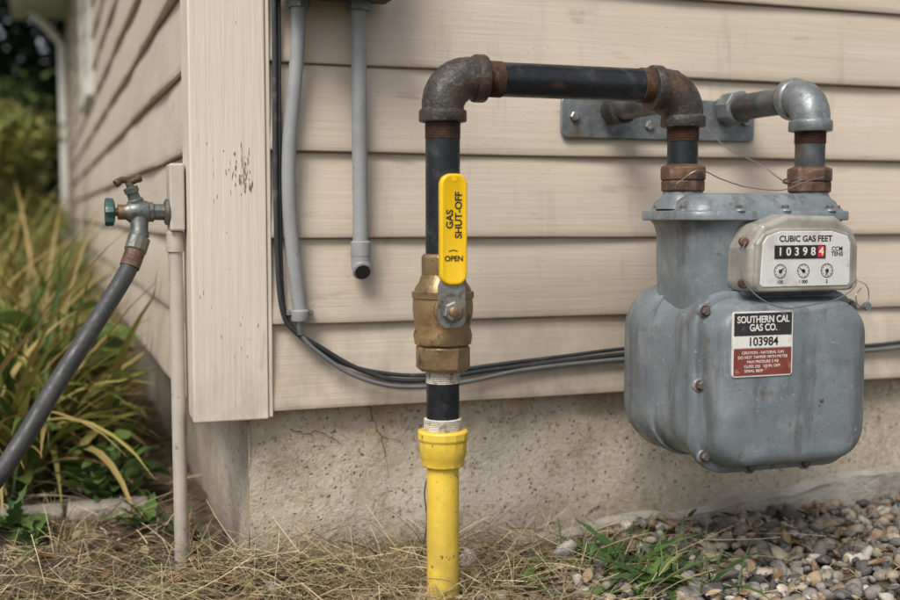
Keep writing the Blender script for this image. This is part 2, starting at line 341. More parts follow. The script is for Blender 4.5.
for nm,a in (('window_jamb_1',(-.03,-.002,wy0-.07,wy0,wz0-.07,wz1+.07)),('window_jamb_2',(-.03,-.002,wy1,wy1+.07,wz0-.07,wz1+.07)),('window_head',(-.03,-.002,wy0,wy1,wz1,wz1+.07)),('window_sill',(-.035,-.002,wy0,wy1,wz0-.07,wz0))):
    box(nm,*a,m_white,house,.003)
tube('downspout',[(-.06,LY-.18,.12),(-.06,LY-.18,1.70),(-.16,LY-.18,1.82),(-.27,LY-.18,1.93)],.028,m_white,house,12)
OV=.30
box('soffit_side',-OV,.0,-OV,LY+OV,ZT,ZT+.02,m_white,house,.002)
box('soffit_front',.0005,LX+OV,-OV,-.0005,ZT,ZT+.02,m_white,house,.002)
box('gutter_side',-OV-.09,-OV-.001,-OV-.02,LY+OV,ZT-.02,ZT+.085,m_white,house,.012)
box('gutter_front',-OV+.002,LX+OV,-OV-.09,-OV-.001,ZT-.02,ZT+.085,m_white,house,.012)
zr=ZT+.09
Vr=[(-OV-.08,-OV-.08,zr),(LX+OV,-OV-.08,zr),(LX+OV,LY+OV,zr),(-OV-.08,LY+OV,zr),(2.9,3.1,zr+1.7),(2.9,LY-3.1,zr+1.7)]
mesh('roof',Vr,[(0,1,4),(1,2,5,4),(2,3,5),(3,0,4,5),(0,3,2,1)],m_shing,house)

# ------------------------------------------------------------------ gas riser + valve
PX,PY=.262,-.232
def threads(name,base,axis,l,r,m,parent,pitch=.0018,d=.0007):
    p=[];k=0;s=0
    while s<=l: p.append((s,r+(d if k%2 else -d))); s+=pitch/2;k+=1
    return lathe(name,p,base,axis,m,parent,32,0,True,80)
def arc(c,r,a0,a1,e1,e2,n=12):
    c=Vector(c);e1=Vector(e1);e2=Vector(e2)
    return [c+e1*(r*math.cos(a0+(a1-a0)*i/n))+e2*(r*math.sin(a0+(a1-a0)*i/n)) for i in range(n+1)]
def elbow(name,P,d1,d2,m,parent,rb=.0262,rc=.0298,leg=.045,col=.014,R=.036):
    P=Vector(P);d1=Vector(d1);d2=Vector(d2)
    path=[];rad=[]
    def add(p,r): path.append(p);rad.append(r)
    add(P+d1*(leg+.001),rc*.80);add(P+d1*leg,rc*.97);add(P+d1*(leg-.0015),rc);add(P+d1*(leg-col+.002),rc);add(P+d1*(leg-col),rc*.985);add(P+d1*(leg-col-.0015),rb)
    for i in range(1,12):
        t=math.pi/2*i/12; c=P+d1*R*.86+d2*R*.86
        q=c-d2*(R*.86*math.cos(t))-d1*(R*.86*math.sin(t)); add(q,rb*(1+.05*math.sin(2*t)))
    add(P+d2*(leg-col-.0015),rb);add(P+d2*(leg-col),rc*.985);add(P+d2*(leg-col+.002),rc);add(P+d2*(leg-.0015),rc);add(P+d2*leg,rc*.97);add(P+d2*(leg+.001),rc*.80)
    return tube(name,path,rad,m,parent,40,40)
gas=empty('gas_pipe',(PX,PY,0))
lathe('yellow_riser',[(0,.0205),(.27,.0205)],(PX,PY,-.08),(0,0,1),m_yel,gas)
lathe('yellow_coupling',[(0,.0215),(.0015,.0265),(.012,.0280),(.016,.0300),(.034,.0305),(.036,.0322),(.045,.0325),(.0475,.031),(.0475,.022)],(PX,PY,.186),(0,0,1),m_yel,gas,14,.2,True,25,.0012)
threads('coupling_tape',(PX,PY,.233),(0,0,1),.016,.0232,m_tape,gas,.0022,.0009)
lathe('nipple_lower',[(0,.0208),(.08,.0208)],(PX,PY,.24),(0,0,1),m_black,gas)
threads('nipple_tape',(PX,PY,.293),(0,0,1),.018,.0212,m_tape,gas,.0020,.0005)
lathe('riser_upper',[(0,.0215),(.19,.0215)],(PX,PY,.45),(0,0,1),m_black,gas)
threads('riser_thread_low',(PX,PY,.452),(0,0,1),.018,.0208,m_rust,gas)
threads('riser_thread_top',(PX,PY,.598),(0,0,1),.022,.0219,m_rust,gas)
elbow('elbow_1',(PX,PY,.674),(0,0,-1),(1,0,0),m_fit,gas,leg=.055,R=.043)
threads('cross_thread_1',(PX+.056,PY,.674),(1,0,0),.022,.0220,m_rust,gas)
lathe('cross_pipe',[(0,.0216),(.26,.0216)],(PX+.066,PY,.674),(1,0,0),m_black,gas)
threads('cross_thread_2',(.535,PY,.674),(1,0,0),.018,.0223,m_rust,gas)
elbow('elbow_2',(.601,PY,.671),(-1,0,0),(0,0,-1),m_fit,gas,leg=.050,R=.040)
lathe('inlet_pipe',[(0,.0205),(.07,.0205)],(.601,PY,.555),(0,0,1),m_black,gas)
threads('inlet_thread',(.601,PY,.602),(0,0,1),.018,.0212,m_rust,gas)
lathe('stub_boss',[(0,.018),(.030,.0265),(.044,.0265),(.046,.022)],(.601,PY,.664),(0,1,0),m_fit,gas)
lathe('stub_pipe_1',[(0,.0185),(.19,.0185)],(.601,-.20,.662),(0,1,0),m_gpipe,gas)
lathe('stub_collar_1',[(0,.0215),(.001,.0235),(.028,.0235),(.03,.0215)],(.601,-.065,.662),(0,1,0),m_fit,gas)
out=empty('gas_outlet_pipe',(.803,PY,.6))
elbow('outlet_elbow',(.803,PY,.668),(0,0,-1),(0,1,0),m_galv,out,leg=.048,R=.040)
lathe('outlet_pipe',[(0,.0195),(.19,.0195)],(.803,-.19,.668),(0,1,0),m_gpipe,out)
lathe('outlet_collar',[(0,.0215),(.001,.0265),(.032,.0265),(.034,.0215)],(.803,-.060,.668),(0,1,0),m_galv,out,8,.2,True,20,.001)
threads('outlet_thread_1',(.803,-.186,.668),(0,1,0),.018,.0208,m_rust,out)
lathe('outlet_drop',[(0,.0205),(.07,.0205)],(.803,PY,.558),(0,0,1),m_gpipe,out)
threads('outlet_thread_2',(.803,PY,.603),(0,0,1),.017,.0214,m_rust,out)
br=empty('pipe_bracket',(.69,-.02,.65))
loft('plate',[(-.017,.686,.650,.166,.031,.010),(-.0215,.686,.650,.166,.031,.010),(-.0225,.686,.650,.165,.030,.010)],m_galv,br)
for i,x in enumerate((.540,.665,.735,.835)):
    lathe('bolt_%d'%i,[(0,.0075),(.005,.0075),(.006,.0062)],(x,-.0225,.650 if i in(0,3) else .640),(0,-1,0),m_steel,br,6,.3*i,False)
val=empty('gas_shutoff_valve',(PX,PY,.38))
lathe('hex_top',[(0,.0255),(.002,.0275),(.024,.0275),(.028,.025),(.0285,.0215)],(PX,PY,.4275),(0,0,1),m_brass,val,8,.25,True,20,.0012)
lathe('body',[(0,.028),(.003,.0355),(.014,.0372),(.024,.0345),(.030,.0360),(.045,.0380),(.052,.0380),(.064,.0368),(.074,.0345),(.080,.0300),(.088,.0275),(.090,.0262)],(PX,PY,.340),(0,0,1),m_brass,val,48,0,True,30)
lathe('body_band',[(0,.0372),(.001,.0390),(.008,.0390),(.009,.0372)],(PX,PY,.400),(0,0,1),m_brass,val,48)
lathe('hex_bottom',[(0,.0225),(.001,.0300),(.004,.0350),(.030,.0350),(.034,.0315)],(PX,PY,.3085),(0,0,1),m_brass,val,8,.25,True,20,.0012)
lathe('stem_boss',[(0,.019),(.024,.019),(.028,.0155),(.046,.0125),(.047,.010)],(PX-.004,PY-.012,.388),(0,-1,0),m_brass,val,28)
lx=.2555
loft('lever_tab',[(-.2835,lx-.0005,.398,.0172,.030,.011),(-.2865,lx-.0005,.398,.0172,.030,.011)],m_steel,val,20)
lathe('lever_nut',[(0,.0125),(.007,.0125),(.0085,.0108)],(lx-.001,-.2865,.388),(0,-1,0),m_steel,val,6,.4,False)
lathe('lever_washer',[(0,.0150),(.0012,.0150)],(lx-.001,-.2862,.388),(0,-1,0),m_galv,val,24)
lathe('stem_end',[(0,.0062),(.004,.0062),(.005,.0048)],(lx-.001,-.2950,.388),(0,-1,0),m_brass,val,16)
secs=[(-.2800,lx+.001,.4865,.0155,.0655,.0120),(-.2815,lx+.001,.4865,.0168,.0668,.0132),(-.2885,lx+.001,.4865,.0170,.0670,.0135),(-.2905,lx+.001,.4865,.0162,.0662,.0130),(-.2914,lx+.001,.4865,.0148,.0648,.0118),(-.2906,lx+.001,.4865,.0128,.0626,.0100)]
loft('lever_grip',secs,m_lev,val,60)
RV=Matrix(((0,-1,0),(0,0,-1),(1,0,0))).to_4x4()
text('label_gas','GAS',(lx-.0045,-.2909,.499),.0122,m_blk,val,RV,bold=.00025)
text('label_shutoff','SHUT-OFF',(lx+.0067,-.2909,.504),.0122,m_blk,val,RV,bold=.00025)
text('label_open','OPEN',(lx+.0005,-.2909,.4515),.0090,m_blk,val,bold=.00022)
tube('arrow_mark',[(lx-.006+.0008*i,-.2908,.4605+.0014*math.sin(math.pi*i/14)) for i in range(15)],.0006,m_blk,val,6)
lathe('grip_rivet',[(0,.003),(.001,.003)],(lx+.001,-.2902,.5465),(0,-1,0),m_lev,val,16)

# ------------------------------------------------------------------ gas meter
met=empty('gas_meter',(.703,-.23,.3))
cx=.703
loft('front_cover',[(-.296,cx,.286,.127,.119,.050),(-.3085,cx,.286,.127,.119,.050),(-.3100,cx,.286,.1255,.1175,.049),
  (-.3105,cx,.286,.1185,.1105,.045),(-.318,cx,.286,.1165,.1085,.044),(-.336,cx,.286,.1135,.1055,.044),(-.3445,cx,.286,.1100,.1020,.042),(-.3490,cx,.286,.1045,.0965,.038),(-.3510,cx,.286,.0970,.0890,.034),(-.3515,cx,.286,.0880,.0800,.030)],m_meter,met,50)
bx=cx-.004
loft('tank',[(-.2975,cx,.290,.1225,.119,.049),(-.288,cx,.290,.1195,.117,.051),(-.265,cx-.001,.291,.1190,.116,.054),(-.240,cx-.002,.291,.1215,.116,.057),(-.222,cx-.003,.292,.1265,.116,.060),(-.205,bx,.292,.1315,.117,.062),(-.185,bx,.292,.1355,.118,.063),(-.160,bx,.292,.1358,.118,.063),(-.136,bx,.292,.131,.114,.062),(-.120,bx,.292,.122,.105,.058),(-.111,bx,.292,.108,.092,.05),(-.107,bx,.292,.09,.075,.04)],m_meter,met,70)
loft('tank_seam',[(-.2125,bx,.292,.1285,.1165,.061),(-.2120,bx,.292,.1318,.1195,.063),(-.2065,bx,.292,.1330,.1200,.063),(-.2060,bx,.292,.1300,.1165,.061)],m_meter,met,50)
loft('upper_body',[(.36,cx,-.229,.112,.060,.04),(.40,cx,-.229,.117,.064,.042),(.43,cx,-.229,.119,.066,.044),(.480,cx,-.229,.120,.067,.045),(.492,cx,-.229,.124,.071,.048),(.4965,cx,-.229,.1275,.0745,.05)],m_meter,met,50,'xy')
loft('lid',[(.4965,cx-.002,-.229,.1345,.079,.052),(.498,cx-.002,-.229,.1365,.081,.054),(.5075,cx-.002,-.229,.1365,.081,.054),(.5095,cx-.002,-.229,.1345,.079,.052),(.5100,cx-.002,-.229,.1260,.071,.048),(.522,cx-.002,-.229,.122,.067,.046),(.530,cx-.002,-.229,.112,.058,.042),(.533,cx-.002,-.229,.095,.045,.035)],m_meter,met,50,'xy')
for i,x in enumerate((.602,.803)):
    lathe('neck_%d'%i,[(0,.036),(.012,.031),(.020,.0265),(.03,.0260)],(x,PY,.512),(0,0,1),m_meter,met,36)
    lathe('swivel_nut_%d'%i,[(0,.0255),(.001,.0290),(.003,.0300),(.014,.0300),(.016,.0285),(.0165,.0310),(.031,.0312),(.034,.0300),(.0355,.0255),(.037,.0225)],(x,PY,.5345),(0,0,1),m_nut,met,10,.1,True,22,.0008)
def bolt(nm,x,y,z,dirv=(0,-1,0),r=.0052,h=.0055,m=None):
    lathe(nm+'_boss',[(0,r*1.8),(h*.5,r*1.65),(h*.7,r*1.35)],(x,y,z),dirv,m_meter,met,18)
    lathe(nm+'_washer',[(0,r*1.3),(h*.12,r*1.25)],Vector((x,y,z))+Vector(dirv)*h*.68,dirv,m_rust,met,14)
    b=Vector((x,y,z))+Vector(dirv)*h*.65
    lathe(nm,[(0,r),(h*.8,r),(h,r*.8)],b,dirv,m or m_dkbolt,met,6,random.random(),False)
k=0
for (x,z) in ((cx-.113,.381),(cx+.113,.381),(cx+.1185,.300),(cx-.1105,.192),(cx+.1105,.192),(cx-.040,.1735),(cx+.045,.1735),(cx-.1185,.285)):
    bolt('cover_bolt_%d'%k,x,-.308,z,r=.0058,h=.006); k+=1
for (x,y) in ((cx-.122,-.270),(cx-.06,-.304),(cx+.01,-.304),(cx+.08,-.304),(cx+.122,-.265),(cx-.127,-.21)):
    bolt('lid_bolt_%d'%k,x,y,.509,(0,0,1),.0048,.005); k+=1
box('index_mount',cx-.06,cx+.078,-.318,-.285,.398,.420,m_meter,met,.006,3)
V=[];F=[]; rf=random.Random(5)
def chip(x,z,r,y):
    n=11; b=len(V)
    for i in range(n):
        t=2*math.pi*i/n; kk=rf.uniform(.5,1.25); V.append((x+r*math.cos(t)*kk,y,z+r*math.sin(t)*kk*rf.uniform(.7,1.4)))
    F.append(tuple(range(b,b+n)))
chip(.742,.262,.0030,-.3518); chip(.7385,.257,.0014,-.3518)
for i in range(34): chip(rf.uniform(.625,.780),rf.uniform(.212,.362 if rf.random()<.5 else .29),rf.uniform(.0003,.0011),-.3518-.00001*i)
fx=[f for f in F if not any(.600<V[j][0]<.697 and .294<V[j][2] for j in f)]
mesh('enamel_chips',V,fx,m_nut,met)
def poly_prism(name,outline,y0,y1,inset,mt,parent,bev):
    cxx=sum(p[0] for p in outline)/len(outline); czz=sum(p[1] for p in outline)/len(outline)
    n=len(outline); V=[(x,y0,z) for x,z in outline]+[(cxx+(x-cxx)*inset,y1,czz+(z-czz)*inset) for x,z in outline]
    F=[tuple(range(n)),tuple(range(2*n-1,n-1,-1))]+[(i,i+n,(i+1)%n+n,(i+1)%n) for i in range(n)]
    o=mesh(name,V,F,mt,parent,False,bev,4); fix(o); return o
poly_prism('index_case',[(.640,.404),(.797,.404),(.804,.416),(.804,.464),(.795,.486),(.765,.504),(.690,.506),(.650,.492),(.634,.462),(.632,.414)],-.290,-.343,.965,m_index,met,.007)
poly_prism('index_rim',[(.645,.4055),(.784,.4055),(.790,.414),(.790,.468),(.783,.481),(.757,.488),(.672,.488),(.650,.481),(.641,.468),(.639,.414)],-.338,-.3475,.985,m_index,met,.003)
poly_prism('index_plate',[(.650,.4125),(.780,.4125),(.783,.416),(.783,.468),(.778,.477),(.754,.4835),(.676,.4835),(.656,.477),(.650,.468),(.647,.416)],-.346,-.3488,1,m_plate,met,.001)
text('index_title','CUBIC GAS FEET',(.714,-.3490,.4735),.0108,m_blk,met,bold=.00022)
box('digit_window',.667,.744,-.3500,-.348,.4485,.4655,m_blk,met,.0006)
for i,ch in enumerate('103984'):
    x=.6745+i*.0124
    box('digit_wheel_%d'%i,x-.0050,x+.0050,-.3506,-.3499,.4500,.4640,m_redp if i==5 else m_dark,met,.0002)
    text('digit_%d'%i,ch,(x,-.3508,.4570),.0145,m_wht,met,bold=.0003)
text('unit_text','CCM\nTENS',(.762,-.3490,.457),.0078,m_blk,met,bold=.0001)
for i,x in enumerate((.676,.711,.747)):
    P=[(x+.0088*math.cos(t*math.pi/12),-.3490,.4325+.0088*math.sin(t*math.pi/12)) for t in range(25)]
    tube('dial_ring_%d'%i,P,.00045,m_blk,met,5)
    for k2 in range(10):
        a=k2*math.pi/5; box('dial_tick_%d_%d'%(i,k2),x+.0068*math.cos(a)-.0004,x+.0068*math.cos(a)+.0004,-.3492,-.3486,.4325+.0068*math.sin(a)-.0007,.4325+.0068*math.sin(a)+.0007,m_blk,met,0)
    a=.7+i*1.9
    tube('dial_hand_%d'%i,[(x-.002*math.cos(a),-.3494,.4325-.002*math.sin(a)),(x+.006*math.cos(a),-.3494,.4325+.006*math.sin(a))],[.0014,.0004],m_blk,met,6)
    lathe('dial_hub_%d'%i,[(0,.0024),(.0008,.0024)],(x,-.3490,.4325),(0,-1,0),m_blk,met,12)
    text('dial_text_%d'%i,('100','1 000','2')[i],(x,-.3490,.4185),.0060,m_blk,met,bold=.0001)
for i,(x,z) in enumerate(((.640,.470),(.640,.416),(.799,.420),(.792,.482))):
    lathe('seal_screw_%d'%i,[(0,.0062),(.006,.0062),(.0075,.0045)],(x-.004,-.325,z),(-.3,-1,0) if x<.7 else (0,-1,0),m_nut,met,12)
m_wire=mat('seal_wire',(.30,.28,.25),.4,.8,0,60,(),None,rvar=0)
wp=catmull([(.634,-.334,.470),(.622,-.340,.450),(.622,-.345,.428),(.628,-.348,.415),(.645,-.355,.398),(.678,-.356,.386),(.718,-.357,.389),(.760,-.356,.396),(.788,-.352,.410),(.800,-.340,.421)],8)
tube('seal_wire_1',wp,.0009,m_wire,met,6)
wp=catmull([(.797,-.335,.421),(.812,-.345,.412),(.816,-.346,.395),(.806,-.35,.384),(.795,-.35,.388),(.793,-.35,.40),(.804,-.346,.408)],8)
tube('seal_wire_2',wp,.0008,m_wire,met,6)
lathe('lead_seal',[(0,.005),(.003,.0058),(.006,.005)],(.806,-.352,.385),(0,-1,0),m_galv,met,16)
wp=catmull([(.575,-.262,.545),(.60,-.275,.562),(.65,-.25,.552),(.70,-.235,.542),(.745,-.25,.538),(.77,-.262,.548),(.80,-.268,.556)],8)
tube('seal_wire_3',wp,.0008,m_wire,met,6)
wp=catmull([(.730,-.06,.645),(.715,-.16,.60),(.728,-.22,.575),(.745,-.24,.556),(.760,-.245,.548),(.775,-.255,.552)],8)
tube('seal_wire_4',wp,.0009,m_wire,met,6)
lathe('wire_tag',[(0,.0055),(.003,.0065),(.006,.005)],(.757,-.245,.547),(0,-.3,1),m_nut,met,14)
loft('label_plate',[(-.3505,.6495,.341,.0445,.0415,.004),(-.3530,.6495,.341,.0445,.0415,.004)],m_wht,met,30)
box('label_head',.6070,.6920,-.3536,-.3528,.352,.3805,m_lblk,met,0)
box('label_number',.6070,.6920,-.3535,-.3528,.3365,.3512,m_wht,met,0)
box('label_foot',.6070,.6920,-.3536,-.3528,.3015,.3355,m_red,met,0)
text('label_text_1','SOUTHERN CAL\nGAS CO.',(.6495,-.3538,.3668),.0122,m_wht,met,sx=.86,bold=.00025)
text('label_text_2','103984',(.6495,-.3538,.3438),.0150,m_blk,met,bold=.00025)
for i in range(5):
    text('label_small_%d'%i,('CAUTION - NATURAL GAS','DO NOT TAMPER WITH METER','MAX PRESSURE 5 PSI','CLASS 250   1/2 IN. DIFF.','SERIAL 8839')[i],(.6495 if i<4 else .636,-.3538,.3300-i*.0058),.0052,m_wht,met)
# ------------------------------------------------------------------ conduits, box, cables
ub=empty('utility_box',(.17,-.06,.9))
box('housing',.100,.240,-.115,-.022,.806,1.05,m_box,ub,.005,3)
box('flange',.090,.250,-.122,-.018,.797,.8065,m_box,ub,.002)
def conduit(nm,P,r,loc,cr=None):
    e=empty(nm,loc); tube('pipe',P,r,m_cond,e,20); return e
e1=conduit('conduit_pipe',catmull([(.124,-.032,.80),(.123,-.032,.74),(.118,-.032,.68),(.110,-.032,.60),(.109,-.032,.52),(.114,-.031,.45),(.121,-.030,.385),(.123,-.030,.372)],8),.0098,(.12,-.03,.6))
lathe('locknut',[(0,.016),(.012,.016),(.014,.012)],(.124,-.032,.784),(0,0,1),m_galv,e1,8,0,False)
lathe('end_collar',[(0,.0115),(.002,.0125),(.014,.0125),(.016,.0105)],(.1225,-.030,.358),(0,0,1),m_cond,e1,20)
tube('stub_wire',catmull([(.1225,-.030,.362),(.1225,-.030,.350),(.124,-.028,.340)],5),.005,m_galv,e1,10)
box('strap',.104,.141,-.033,-.0155,.366,.373,m_galv,e1,.001)
e2=conduit('conduit_pipe',[(.207,-.034,.80),(.208,-.034,.60),(.2085,-.034,.455)],.0108,(.207,-.03,.6))
lathe('locknut',[(0,.017),(.012,.017),(.014,.012)],(.207,-.034,.784),(0,0,1),m_galv,e2,8,0,False)
lathe('end_coupling',[(0,.0125),(.001,.0140),(.020,.0140),(.022,.0115)],(.2085,-.034,.446),(0,0,1),m_cond,e2,24)
pe=arc((.2085,-.050,.440),.016,0,-math.pi/2*.75,(0,1,0),(0,0,1),8)
tube('end_elbow',[Vector((.2085,-.034,.448))]+pe,[.0135]*(len(pe)-1)+[.0140,.0125],m_cond,e2,20)
d=(pe[-1]-pe[-2]).normalized()
lathe('end_opening',[(0,.0108),(.0006,.0108)],pe[-1]+d*.0003,d,m_dark,e2,20)
def cable(nm,P,r,m): return tube(nm,catmull(P,10),r,m,None,10)
cable('cable',[(.0915,-.026,1.2),(.0925,-.026,.78),(.0915,-.026,.60),(.093,-.026,.45),(.099,-.026,.375),(.115,-.026,.345),(.155,-.025,.318),(.205,-.023,.288),(.265,-.023,.268),(.33,-.023,.268),(.40,-.023,.276),(.52,-.023,.284),(.66,-.022,.292),(.86,-.022,.288),(1.08,-.022,.287),(1.3,-.022,.296),(1.9,-.022,.29),(LX-.2,-.022,.29)],.0036,m_cable)
cable('cable',[(.1235,-.027,.352),(.128,-.028,.334),(.150,-.030,.312),(.195,-.030,.281),(.25,-.030,.262),(.31,-.030,.258),(.37,-.0285,.262),(.45,-.028,.274),(.55,-.027,.281),(.66,-.026,.284),(.86,-.026,.281),(1.08,-.026,.280),(1.3,-.026,.288),(1.9,-.026,.283),(LX-.2,-.026,.283)],.0032,m_cableg)
cable('cable',[(.100,-.0215,1.2),(.0995,-.0215,.80),(.0985,-.0215,.60),(.0985,-.0215,.45),(.104,-.0215,.365),(.125,-.0215,.335),(.165,-.0205,.305),(.22,-.020,.284),(.30,-.020,.273),(.40,-.020,.282),(.52,-.020,.291),(.66,-.020,.300),(.86,-.020,.296)],.0030,m_cable)

# ------------------------------------------------------------------ hose bib, pipe, hose
wp_=empty('water_pipe',(-.014,.05,.25))
tube('pipe',[(-.034,.05,-.05),(-.035,.05,.30),(-.036,.05,.50)],.0098,m_pvc,wp_,20)
lathe('pipe_collar',[(0,.0100),(.001,.0122),(.028,.0122),(.030,.0100)],(-.0360,.05,.452),(0,0,1),m_pvc,wp_,20)
box('mount_block',-.044,-.0235,.030,.072,.482,.575,m_pvc,wp_,.003)
tap=empty('hose_bib',(-.08,.03,.5))
ty=.045
lathe('wall_flange',[(0,.018),(.004,.018),(.006,.014)],(-.0445,ty,.508),(-1,0,0),m_tap,tap,24)
lathe('inlet',[(0,.0115),(.014,.0115),(.015,.0140),(.026,.0140),(.027,.0115),(.03,.0115)],(-.050,ty,.508),(-1,0,0),m_tap,tap,8,.2,True,20,.0006)
lathe('valve_body',[(0,.0105),(.004,.015),(.016,.0165),(.028,.0150),(.034,.0105),(.042,.0100)],(-.068,ty,.508),(-1,0,0),m_tap,tap,28)
lathe('stem',[(0,.0105),(.008,.0105),(.009,.0055),(.022,.0055)],(-.104,ty,.508),(-1,0,0),m_brass,tap,16)
V=[];F=[];n=32
for (dx,rr) in ((0,.0125),(.002,.0170),(.010,.0178),(.013,.0165),(.0135,.008)):
    for i in range(n):
        t=2*math.pi*i/n; r=rr*(1+(.09*math.cos(8*t) if rr>.01 else 0)); V.append((-.116-dx,ty+r*math.cos(t),.508+r*math.sin(t)))
for j in range(4):
    for i in range(n): F.append((j*n+i,j*n+(i+1)%n,(j+1)*n+(i+1)%n,(j+1)*n+i))
F+= [tuple(range(n)),tuple(4*n+i for i in range(n))]
fix(mesh('knob',V,F,m_teal,tap,True,0,2,45))
ax=Vector((-.34,-.12,1)).normalized(); b0=Vector((-.086,ty,.515))
lathe('bonnet',[(0,.0115),(.010,.0110),(.012,.0085),(.020,.0080),(.021,.0100),(.028,.0100),(.029,.005),(.036,.005)],b0,ax,m_tap,tap,16)
tp=b0+ax*.036
tube('wing_handle',catmull([tp+Vector((-.017,-.004,-.003)),tp+Vector((-.008,0,.003)),tp,tp+Vector((.008,0,.002)),tp+Vector((.015,.003,.006))],5),[.0055]*3+[.0045]*5+[.0035]*5+[.0045]*5+[.0058]*3,m_nut,tap,12)
ho=Vector((-.03,-.18,-1)).normalized(); h0=Vector((-.084,ty-.003,.500))
lathe('outlet_spout',[(0,.0125),(.018,.0118),(.020,.0130),(.027,.0130)],h0,ho,m_tap,tap,20)
hose=empty('garden_hose',(-.2,-.02,.3))
h1=h0+ho*.027
lathe('coupling',[(0,.0128),(.001,.0155),(.020,.0155),(.022,.0135),(.034,.0130)],h1,(-.35,-.35,-1),m_tap,hose,12,0,True,25,.0006)
h2=h1+Vector((-.35,-.35,-1)).normalized()*.028
P=catmull([h2,h2+Vector((-.010,-.008,-.022)),(-.122,.004,.398),(-.158,-.02,.345),(-.203,-.042,.278),(-.243,-.062,.215),(-.290,-.085,.158),(-.38,-.12,.085),(-.52,-.16,.028),(-.72,-.20,.016),(-.95,-.16,.016),(-1.1,.05,.016),(-1.0,.28,.016),(-.8,.30,.018)],10)
tube('hose',P,.0120,m_hose,hose,20)
tube('ferrule',[h2+Vector((.003,.003,.008)),h2,h2+Vector((-.006,-.005,-.015))],.0136,m_nut,hose,18)

# ------------------------------------------------------------------ ground
def hgt(x,y):
    near=np.exp(-((x/4)**2+(y/4)**2))
    h=.006*np.sin(x*9+1.3)*np.cos(y*8)+.005*np.sin(x*21+y*13)+.003*np.sin(x*37-y*29+2)+.004*np.sin(y*17+.5)
    h=h*(.3+.7*near)+ .022*np.clip((x-.6)/.6,0,1)*np.exp(-((y+.0)/.35)**2)
    return h-.004
def axis_pts(lo,hi,a,b,step):
    mid=list(np.arange(a,b+1e-6,step)); L=[];s=step;x=a
    while x>lo: s*=1.35; x-=s; L.append(x)
    R=[];s=step;x=b
    while x<hi: s*=1.35; x+=s; R.append(x)
    return np.array(L[::-1]+mid+R)
gx=axis_pts(-400,400,-1.6,2.4,.02); gy=axis_pts(-400,400,-1.6,1.6,.02)
X,Y=np.meshgrid(gx,gy,indexing='ij'); Z=hgt(X,Y); nx,ny=len(gx),len(gy)
idx=np.arange(nx*ny).reshape(nx,ny)
Fg=np.stack([idx[:-1,:-1],idx[1:,:-1],idx[1:,1:],idx[:-1,1:]],-1).reshape(-1,4)
npmesh('ground',np.stack([X,Y,Z],-1).reshape(-1,3),Fg,m_ground)

def strips(O,az,el,bend,Ln,W,seg,prof,fold=.3,roll=None,base=None,tip=None):
    N=len(O); s=np.linspace(0,1,seg+1); sm=(s[:-1]+s[1:])/2
    em=el[:,None]-bend[:,None]*sm[None]; ds=1/seg
    r=np.concatenate([np.zeros((N,1)),np.cumsum(np.cos(em)*ds,1)],1)*Ln[:,None]
    z=np.concatenate([np.zeros((N,1)),np.cumsum(np.sin(em)*ds,1)],1)*Ln[:,None]
    e=el[:,None]-bend[:,None]*s[None]
    ca,sa=np.cos(az)[:,None],np.sin(az)[:,None]
    C=np.stack([O[:,0:1]+r*ca,O[:,1:2]+r*sa,O[:,2:3]+z],-1)
    S=np.stack([-sa+0*r,ca+0*r,0*r],-1); Nn=np.stack([-np.sin(e)*ca,-np.sin(e)*sa,np.cos(e)],-1)
    if roll is not None:
        cr,sr=np.cos(roll)[:,None,None],np.sin(roll)[:,None,None]; S,Nn=S*cr+Nn*sr,Nn*cr-S*sr
    w=(prof(s)[None]*W[:,None]/2)[...,None]
    V=np.stack([C-S*w+Nn*w*fold,C,C+S*w+Nn*w*fold],2)
    k=np.arange(N)[:,None,None]*(seg+1)*3; j=np.arange(seg)[None,:,None]*3; c=np.arange(2)[None,None,:]
    a=k+j+c; F=np.stack([a,a+1,a+4,a+3],-1).reshape(-1,4)
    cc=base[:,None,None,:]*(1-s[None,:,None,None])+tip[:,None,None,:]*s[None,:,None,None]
    cc=np.broadcast_to(cc,V.shape)
    return V.reshape(-1,3),F,cc.reshape(-1,3)
def merge(parts):
    V=[];F=[];C=[];n=0
    for v,f,c in parts: V.append(v);F.append(f+n);C.append(c);n+=len(v)
    return np.concatenate(V),np.concatenate(F),np.concatenate(C)
def pick(pal,N,jit=.15):
    pal=np.array(pal); c=pal[rng.integers(0,len(pal),N)]; return c*(1+rng.uniform(-jit,jit,(N,1)))
blade=lambda s: np.clip(1-s**2.2,.03,1)*(.55+.45*np.minimum(s*4,1))
leafp=lambda s: np.sin(np.pi*np.clip(s*.93+.05,0,1))**.8+.02
const=lambda s: np.clip(1-.5*s,.2,1)
U=lambda a,b,n: rng.uniform(a,b,n)
STR=[(.50,.39,.23),(.42,.31,.18),(.60,.50,.34),(.28,.195,.12),(.46,.36,.22),(.17,.12,.075),(.30,.29,.13),(.22,.16,.11)]
def straw(N,x0,x1,y0,y1,dens=None,zmax=.02,l=(.03,.12),w=(.0007,.0020),bd=(-.5,1.1)):
    x=U(x0,x1,N);y=U(y0,y1,N)
    if dens is not None:
        keep=U(0,1,N)<dens(x,y); x=x[keep];y=y[keep]
    N=len(x); O=np.stack([x,y,hgt(x,y)+.001+zmax*rng.random(N)**2],-1)
    c=pick(STR,N,.3)
    return strips(O,U(0,6.283,N),U(-.15,.5,N),U(*bd,N),U(*l,N),U(*w,N),4,const,.3,U(-1.2,1.2,N),c*.8,c)
